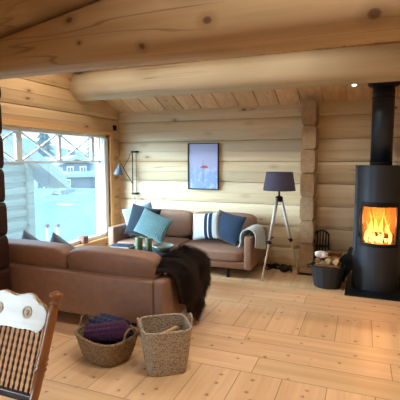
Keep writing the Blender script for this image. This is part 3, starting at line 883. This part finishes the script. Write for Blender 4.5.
# ------------------------------------------------------------------ baskets
def basket(name, loc, rz, hb, ht, H, e, mat, label, rows, bump, sag=0, hh=1):
    r = empty(name, loc, rz, label=label, cat='basket')
    bm = new()
    n = 72
    def rad_(a, hx, hy): return (abs(cos(a)/hx)**e+abs(sin(a)/hy)**e)**(-1/e)
    def P(u, v, off):
        a = 2*pi*u
        hx, hy = hb[0]+(ht[0]-hb[0])*v**.8, hb[1]+(ht[1]-hb[1])*v**.8
        ph = (int(v*rows) % 2)*pi
        q = rad_(a, hx, hy)+off+bump*sin(a*24+ph)*abs(sin(pi*v*rows))
        return Vector((q*cos(a), q*sin(a), .004+H*v*(1+sag*sin(2*a+.6)*v)))
    nv = rows*2
    outer = surf(bm, lambda u, v: P(u, v, 0), n, nv, True)
    inner = surf(bm, lambda u, v: P(u, v, -.014) if v > 0 else P(u, .03, -.014), n, nv, True)
    for i in range(n):
        bm.faces.new((outer[i][nv], outer[(i+1) % n][nv], inner[(i+1) % n][nv], inner[i][nv]))
    bm.faces.new([outer[i][0] for i in range(n)]); bm.faces.new([inner[i][0] for i in range(n)])
    mk('body', bm, mat, r, True)
    bm = new(); pts = [P(i/n, 1, -.006)+Vector((0, 0, .004)) for i in range(n)]; tube(bm, pts+[pts[0]], .012, 8); mk('rim', bm, mat, r, True)
    for s in (0, .5):
        c = P(s, 1, 0); d = Vector((0, 1, 0)); ou = Vector((cos(2*pi*s), 0, 0))
        hp = smooth_path([c-d*.05-Vector((0, 0, .02)), c-d*.05+ou*.012+Vector((0, 0, .045*hh)), c+ou*.015+Vector((0, 0, .065*hh)), c+d*.05+ou*.012+Vector((0, 0, .045*hh)), c+d*.05-Vector((0, 0, .02))], 2)
        bm = new(); tube(bm, hp, .008, 8); mk('handle', bm, mat, r, True)
    return r
basket('wicker_basket', (-1.765, 2.535, 0), rad(-14), (.165, .14), (.235, .185), .185, 3.0, M['wicker'], 'low brown wicker basket with knitted blankets inside', 9, .005, .04, 1.5)
basket('seagrass_basket', (-1.285, 2.56, 0), rad(36), (.135, .13), (.178, .17), .315, 5.0, M['seagrass'], 'square grey seagrass basket with handles', 16, .004)
# knitted rolls
def knit_roll(name, L, r, mat, loc, rot, label, kx=34, ka=11):
    bm = new()
    def f(u, v):
        x = -L/2+L*u; a = 2*pi*v
        t = 1 if 0 < u < 1 else .0
        q = r*(.96+.2*abs(sin(u*kx+(v*ka)*pi*0+cos(a*ka/2)*.9))*abs(sin(a*ka/2)))
        q *= min(1, .55+6*min(u, 1-u)) if t else .02
        return Vector((x, q*cos(a), q*sin(a)))
    surf(bm, f, 90, 66, False, True)
    o = mk(name, bm, mat, None, True, loc, rot)
    return tag(o, label, 'blanket')
knit_roll('rolled_blanket', .36, .062, M['f_purple'], (-1.735, 2.485, .225), (0, rad(-13), rad(4)), 'rolled purple knitted blanket in the wicker basket')
bm = new()
superbox(bm, .34, .19, .17, 3, 26, fn=lambda p, x, y, z: p*(1+.22*abs(sin(p.x*70+sin(p.y*60))*sin(p.z*70+p.y*55))))
tag(mk('knitted_blanket', bm, M['f_yarn'], None, True, (-1.79, 2.60, .185), (0, 0, rad(-10))), 'bunched navy chunky knit blanket behind the purple roll', 'blanket')
rng = random.Random(9)
for k, (x, y, rz, ry) in enumerate(((-.05, -.02, .3, .25), (.04, .04, 1.3, -.2), (.03, -.05, 2.3, .15), (-.02, .06, .8, -.3))):
    bm = new(); box(bm, -.09, .09, -.011, .011, -.008, .008, .002, 1)
    o = mk('kindling_stick', bm, split, None, False, (-1.285+x, 2.56+y, .20+.012*k), (0, ry, rz))
    tag(o, 'thin pale kindling stick inside the seagrass basket', 'kindling', 'kindling in the seagrass basket')
bm = new(); superbox(bm, .2, .19, .17, 4, 10, (0, 0, 0), lambda p, x, y, z: p*(1+.05*noise.noise(p*14)))
tag(mk('folded_sack', bm, fabric('jute', srgb(112, 92, 72)), None, True, (-1.285, 2.56, .10), (0, 0, rad(36))), 'brown sacking filling the bottom of the seagrass basket', 'sack')

# ------------------------------------------------------------------ press-back chair
ch = empty('dining_chair', (-1.455, 1.05, 0), label='dark spindle back wooden chair with a carved pale crest rail', cat='chair')
WD = M['wood_dark']
ch.scale = (1, 1, .967)
hw = .205
def back(z): return .19+.17*(z-.45)/.5     # y of the raked back
# seat
bm = new(); superbox(bm, .46, .43, .035, 5, 10, (0, 0, .4475), lambda p, x, y, z: p+Vector((0, 0, -.008*(1-x*x)*(1-y*y) if z > 0 else 0))); mk('seat', bm, WD, ch, True)
def turned(p0, p1, prof, n=12):
    bm = new(); p0, p1 = Vector(p0), Vector(p1); tube(bm, [p0.lerp(p1, t) for t, r in prof], [r for t, r in prof], n); return bm
PP = [(0, .014), (.08, .016), (.1, .02), (.12, .016), (.34, .019), (.36, .024), (.38, .018), (.4, .024), (.42, .018), (.44, .023), (.46, .019), (.8, .019), (.86, .018), (.875, .013), (.885, .021), (.9, .022), (.912, .013), (.925, .013), (.94, .022), (.955, .026), (.975, .024), (.99, .012), (1, .004)]
for s in (-1, 1):
    mk('back_post', turned((s*(hw-.005), back(.46), .45), (s*(hw+.012), back(.955), .955), [(t, r*1.15) for t, r in PP], 16), M['post_wood'], ch, True)
    mk('leg', turned((s*.17, -.16, .435), (s*.2, -.19, 0), [(0, .017), (.2, .022), (.3, .016), (.33, .024), (.36, .016), (.6, .022), (.85, .014), (1, .013)]), WD, ch, True)
    mk('leg', turned((s*.17, .16, .435), (s*.2, .22, 0), [(0, .017), (.2, .022), (.3, .016), (.33, .024), (.36, .016), (.6, .022), (.85, .014), (1, .013)]), WD, ch, True)
    mk('stretcher', turned((s*.187, -.178, .2), (s*.187, .19, .2), [(0, .009), (.5, .015), (1, .009)]), WD, ch, True)
for y, z in ((-.175, .25), (.18, .25), (-.182, .16)):
    mk('stretcher', turned((-.187, y, z), (.187, y, z), [(0, .009), (.5, .015), (1, .009)]), WD, ch, True)
# lower rail and crest
bm = new(); box(bm, -hw, hw, back(.52)-.011, back(.52)+.011, .497, .532, .005); mk('lower_rail', bm, WD, ch)
half = [(0, .943), (.03, .948), (.045, .958), (.075, .962), (.098, .958), (.115, .946), (.128, .93), (.143, .93), (.157, .926), (.168, .912), (.183, .905), (.196, .90)]
low = [(.196, .845), (.176, .828), (.165, .812), (.150, .805), (.140, .818), (.10, .816), (.05, .812), (0, .816)]
half = [(a, b-.034) for a, b in half]; low = [(a, b-.034) for a, b in low]
full = half+low
outl = full+[(-a, b) for a, b in reversed(full) if a > 0]
bm = new(); prism(bm, outl, -.011, .011)
bmesh.ops.bevel(bm, geom=[e for e in bm.edges if abs(e.verts[0].co.y-e.verts[1].co.y) < 1e-5], offset=.004, segments=2, affect='EDGES')
for v in bm.verts: v.co.y += back(v.co.z)
crest = mk('crest_rail', bm, M['crest'], ch)
for cx in (-.085, .085):
    bm = new()
    Mc = Matrix.Translation((cx, back(.851)-.0115, .851)) @ Matrix.Rotation(rad(90-18), 4, 'X')
    lathe(bm, [(.028, 0), (.028, .0015), (.024, .002), (.022, .0005), (.012, .0005), (.010, .002), (.001, .0025)], 24, M=Mc)
    mk('pressed_rosette', bm, M['crest'], crest, True)
SP = []
for i in range(19):
    t = i/18
    SP.append((t, .0036+.0026*abs(sin(t*pi*9))))
for k in range(13):
    x = -.168+.028*k
    mk('spindle', turned((x, back(.53), .53), (x, back(.79), .79), SP, 8), WD, ch, True)

# ------------------------------------------------------------------ recessed ceiling spots, those between the beams added as fill
def ceiling_spot(x, y, power, label, size=90, warm=(1, .87, .70)):
    z = roofz(y)
    r = empty('ceiling_spotlight', (x, y, z), label=label, cat='light', group='recessed ceiling spotlights')
    tilt = math.atan(SLOPE)*(-1 if y >= RIDGE else 1)
    r.rotation_euler = (tilt, 0, 0)
    bm = new(); lathe(bm, [(.045, .002), (.045, -.006), (.03, -.006), (.028, .0)], 20); mk('ring', bm, M['white_paint'], r, True)
    bm = new(); lathe(bm, [(.028, -.001), (.026, -.004)], 16); mk('lens', bm, LENS, r)
    L = bpy.data.lights.new('spot_lamp', 'SPOT'); L.energy = power; L.color = warm; L.spot_size = rad(size); L.spot_blend = .8; L.shadow_soft_size = .05
    o = bpy.data.objects.new('spot_lamp', L); COL.objects.link(o); o.parent = r; o.location = (0, 0, -.03); o.rotation_euler = (-tilt, 0, 0)
    return r
LENS = emis('spot_lens', [(0, (1, .85, .62)), (1, (1, .85, .62))], 2.5, -1, 1)
ceiling_spot(-.13, 5.385, 5, 'small lit ceiling spot between the log column and the flue pipe')
for x in (-3.0, -1.9, -.8): ceiling_spot(x, 3.75, 24, 'added unseen ceiling spot between the two cross beams', 172, (1, .91, .78))  # unseen lamps, added to brighten the upper wall and ceiling
for x in (-.6, .6, 1.8): ceiling_spot(x, 1.9, 56, 'ceiling spot high in the roof on the near side of the front beam', 125)
for x in (-1.2, 1.4): ceiling_spot(x, -1.2, 36, 'ceiling spot over the rear of the room', 130)

L = bpy.data.lights.new('fire_glow', 'POINT'); L.energy = 13; L.color = (1, .42, .10); L.shadow_soft_size = .06
o = bpy.data.objects.new('fire_glow', L); COL.objects.link(o); o.location = (SC[0], SC[1]-.10, .80)

# ------------------------------------------------------------------ outside
def terrain():
    bm = new()
    def f(u, v):
        x = XL-.4-95*u**1.8; y = -25+105*v
        d = -x-4
        z = -.75-.02*d+.25*noise.noise((x*.15, y*.15, 0))*min(1, d/4)
        z += .5*math.exp(-((d-13)/2.5)**2)*(1+noise.noise((y*.2, 3, 1)))
        if d > 34: z += ((d-34)*.20)**1.04+1.2*noise.noise((x*.06, y*.06, 2))
        return Vector((x, y, z))
    surf(bm, f, 70, 70)
    return bm
tag(mk('snow_ground', terrain(), M['snow'], None, True), 'snow covered slope outside the window', kind='structure')

shed = empty('log_shed', (-7.0, 5.6, -.8), label='pale log shed with a snowy overhanging roof just outside the window', cat='shed')
shm = wood('weathered_log', 'y', srgb(132, 134, 120), srgb(110, 112, 100), srgb(84, 80, 68), (2, .25, 0), .08)
bm = new()
for k in range(9):
    z0 = k*.25; yl = 1.56
    r_ = []
    prism(bm, [(-2.2, z0), (yl, z0), (yl, z0+.24), (-2.2, z0+.24)], -.25, .0, 'x')
    box(bm, -.02, .035, -2.2, yl, z0+.04, z0+.21, .03, 2)
mk('gable_wall', bm, shm, shed)
bm = new(); box(bm, -1, -.2, 1.35, 1.56, 0, 2.2); mk('side_wall', bm, shm, shed)
bm = new(); box(bm, -.2, .1, 1.45, 1.66, 0, 2.3, .05); mk('corner_logs', bm, shm, shed)
SHZ = 2.62
# roof: verge falls from the ridge to the right along y
def slab(bm, off, th, x0, x1, y1=2.75):
    a = Vector((0, -1.2, 4.72+off-.75)); 
    f = lambda y: SHZ-.62*(y-1.0)+off
    y0 = -1.0
    prism(bm, [(y0, f(y0)), (y1, f(y1)), (y1, f(y1)+th), (y0, f(y0)+th)], x0, x1, 'x')
bm = new(); slab(bm, -.10, .09, -.35, .40, 2.45); mk('roof_boards', bm, plain('shed_roof_boards', srgb(150, 150, 140), .8), shed)
bm = new(); slab(bm, -.14, .16, .40, .44, 2.45); mk('verge_board', bm, plain('shed_verge', srgb(128, 136, 138), .7), shed)
bm = new(); slab(bm, .0, .16, -.35, .38, 2.4); mk('roof_snow', bm, M['fresh_snow'], shed)
for k, (x, y, z, L_, lab) in enumerate(((-15, 17.2, -1.15, 1.6, 'long bright snow bank in the middle of the snowy yard'), (-15, 20.9, -1.5, 1.3, 'bright snow bank close to the window frame edge'))):
    bm = new(); superbox(bm, L_*2, 1.8, .7, 2.2, 10, fn=lambda p, x, y, z: p*(1+.25*noise.noise(p*.9+Vector((k*5, 0, 0)))))
    tag(mk('snow_bank', bm, M['fresh_snow'], None, True, (x, y, z), (0, 0, rad(52))), lab, 'snow bank', 'snow banks in the yard')
hd = new()
def hedge_f(u, v):
    a = pi*v
    p = Vector((.7*cos(a), -6+12*u, 1.35*sin(a)**.7))
    return p*(1+.16*noise.noise(Vector((p.x*2.2, p.y*2.2, p.z*2.2)))+.08*noise.noise(p*6))
surf(hd, hedge_f, 120, 18)
tag(mk('hedge', hd, plain('frosted_hedge', srgb(98, 112, 116), .9, 0, .1, .4, 5, .6), None, False, (-20, 23.5, -2.0), (0, 0, rad(35))), 'long frosted hedge crossing the yard in front of the cabins', 'hedge')
# snowy posts near the window
pw = plain('post_wood', srgb(176, 160, 138), .8); pd = plain('post_cap', srgb(70, 70, 76), .7)
for x, y, zt, lab in ((-4.6, 5.06, .50, 'wooden post with dark cap outside, the one nearer the shed'), (-4.6, 5.30, .47, 'wooden post with dark cap outside, the one farther from the shed')):
    p = empty('post', (x, y, -.8), label=lab, cat='post', group='posts outside the window')
    bm = new(); lathe(bm, [(.024, 0), (.022, zt+.72), (.02, zt+.75)], 10); mk('shaft', bm, pw, p, True)
    bm = new(); lathe(bm, [(.02, zt+.74), (.04, zt+.755), (.04, zt+.785), (.02, zt+.80)], 10); mk('cap', bm, pd, p, True)
# cabins beyond the bank
def cabin(loc, rz, W, D, H, RH, wall, label, wins, dormer=False):
    c = empty('cabin', loc, rz, label=label, cat='cabin')
    bm = new(); box(bm, -W/2, W/2, -D/2, D/2, -2, H); prism(bm, [(-D/2, H), (D/2, H), (0, H+RH)], -W/2, W/2, 'x'); mk('walls', bm, wall, c)
    bm = new()
    for s in (-1, 1):
        e = D/2+.5; k = RH/(D/2)
        prism(bm, [(s*e, H-.5*k+.05), (0, H+RH+.05), (0, H+RH+.4), (s*e, H-.5*k+.4)], -W/2-.5, W/2+.5, 'x')
    mk('snowy_roof', bm, M['fresh_snow'], c)
    bm = new(); box(bm, -.35, .35, .3, 1., H+RH*.6, H+RH+1.1); mk('chimney', bm, wall, c)
    if dormer:
        bm = new(); box(bm, -1.5, 1.0, -D/2-.1, 0, H, H+1.); mk('dormer', bm, wall, c)
        bm = new(); prism(bm, [(-1.9, H+.9), (-.25, H+1.5), (1.4, H+.9), (1.4, H+1.2), (-.25, H+1.85), (-1.9, H+1.2)], -D/2-.4, .3); mk('dormer_roof', bm, M['fresh_snow'], c)
    for x, z, ww, hh in wins:
        bm = new(); box(bm, x-ww/2, x+ww/2, -D/2-.16, -D/2, z, z+hh); f = mk('window', bm, M['white_paint'], c)
        bm = new()
        for s in (-1, 1): box(bm, x+s*ww*.22-ww*.16, x+s*ww*.22+ww*.16, -D/2-.18, -D/2-.14, z+.12*hh, z+.88*hh)
        mk('pane', bm, plain('far_pane', srgb(70, 84, 100), .2), f)
    return c
cw_ = plain('blue_grey_boarding', srgb(62, 82, 100), .8); cw2 = plain('grey_boarding', srgb(74, 90, 102), .8)
cabin((-27, 33.6, -2.3), rad(52), 7.5, 5, 2.4, 1.3, cw_, 'blue grey cabin with white windows and a snowy dormer roof in the distance', [(-2.9, .9, .7, 1.1), (-1.2, .9, .7, 1.1), (2.3, .9, .9, 1.1), (-.85, 2.6, .6, .6), (.35, 2.6, .6, .6)], True)
cabin((-46, 38., .3), rad(40), 9, 7, 3.2, 2.4, cw2, 'grey cabin farther up the slope behind the snowy shed roof', [(-2, 1.4, 1.2, 1.3), (1.8, 1.4, 1.2, 1.3)])
cabin((-23, 44.5, -2.2), rad(35), 7, 6, 2.6, 2., cw_, 'second blue grey cabin at the edge of the view by the window frame', [(-1.8, .9, 1, 1.3), (1.4, .9, 1, 1.3)])
sg = plain('spruce_green', srgb(62, 86, 92), .9)
def spruce(loc, h, label):
    t = empty('spruce_tree', loc, random.uniform(0, 6), label=label, cat='tree', group='spruces on the slope')
    bm = new(); lathe(bm, [(.14, 0), (.03, h*.95)], 8); mk('trunk', bm, pd, t)
    bm = new(); nl = 9
    for k in range(nl):
        z = h*(.12+.84*k/nl); r = h*.2*(1-k/nl)+.12
        n = 18; ti = bm.verts.new((0, 0, z+h*.16))
        ring = [bm.verts.new(((r*(1 if j % 2 else .6))*cos(2*pi*j/n), (r*(1 if j % 2 else .6))*sin(2*pi*j/n), z-.1*(j % 2))) for j in range(n)]
        for j in range(n): bm.faces.new((ring[j], ring[(j+1) % n], ti))
        bm.faces.new(ring)
    mk('foliage', bm, sg, t)
for k, (x, y, z, h, lab) in enumerate(((-40, 44, .5, 8, 'tallest spruce behind the dormer cabin'), (-58, 40, 2.6, 8, 'spruce on the slope between the two farther cabins'), (-38, 52, .0, 7.5, 'spruce on the slope near the window frame edge'), (-60, 32, 3.4, 9, 'spruce high on the slope above the shed roof'), (-30, 46, -1.6, 5, 'smallest spruce beside the second blue grey cabin'))):
    spruce((x, y, z), h, lab)

# ------------------------------------------------------------------ daylight
wd = bpy.data.worlds.new('overcast'); scn.world = wd; wd.use_nodes = True
bg = wd.node_tree.nodes['Background']; bg.inputs[0].default_value = (.56, .80, 1.0, 1); bg.inputs[1].default_value = 2.3
sl = bpy.data.lights.new('hazy_sun', 'SUN'); sl.energy = 22; sl.color = (.92, .98, 1); sl.angle = rad(76)
so = bpy.data.objects.new('hazy_sun', sl); COL.objects.link(so)
so.rotation_euler = Vector((cos(rad(11))*.76, cos(rad(11))*.65, -sin(rad(11)))).to_track_quat('-Z', 'Y').to_euler()
pl = bpy.data.lights.new('window_portal', 'AREA'); pl.shape = 'RECTANGLE'; pl.size = WY1-WY0; pl.size_y = WZ1-WZ0; pl.cycles.is_portal = True
po = bpy.data.objects.new('window_portal', pl); COL.objects.link(po); po.location = (XL-.12, (WY0+WY1)/2, (WZ0+WZ1)/2); po.rotation_euler = (rad(90), 0, rad(-90))
po2 = po.copy(); po2.data = pl.copy(); po2.data.size = VY1-VY0; po2.data.size_y = WZ1-VZ0; COL.objects.link(po2); po2.location = (XL-.12, (VY0+VY1)/2, (VZ0+WZ1)/2)

# ------------------------------------------------------------------ camera
cam = bpy.data.cameras.new('camera'); cam.sensor_width = 36; cam.lens = 410/400*36; cam.clip_end = 300
co = bpy.data.objects.new('camera', cam); COL.objects.link(co)
co.location = (0, 0, 1.5); co.rotation_euler = (rad(90-5.572), 0, rad(21.588))
scn.camera = co
vs = scn.view_settings
vs.view_transform = 'Standard'; vs.look = 'None'; vs.gamma = 1; vs.use_curve_mapping = False
vs.exposure = 0.96
scn.cycles.max_bounces = 10; scn.cycles.diffuse_bounces = 6; scn.cycles.transparent_max_bounces = 12
scn.cycles.sample_clamp_indirect = 6; scn.cycles.caustics_reflective = False; scn.cycles.caustics_refractive = False
scn.cycles.use_denoising = True
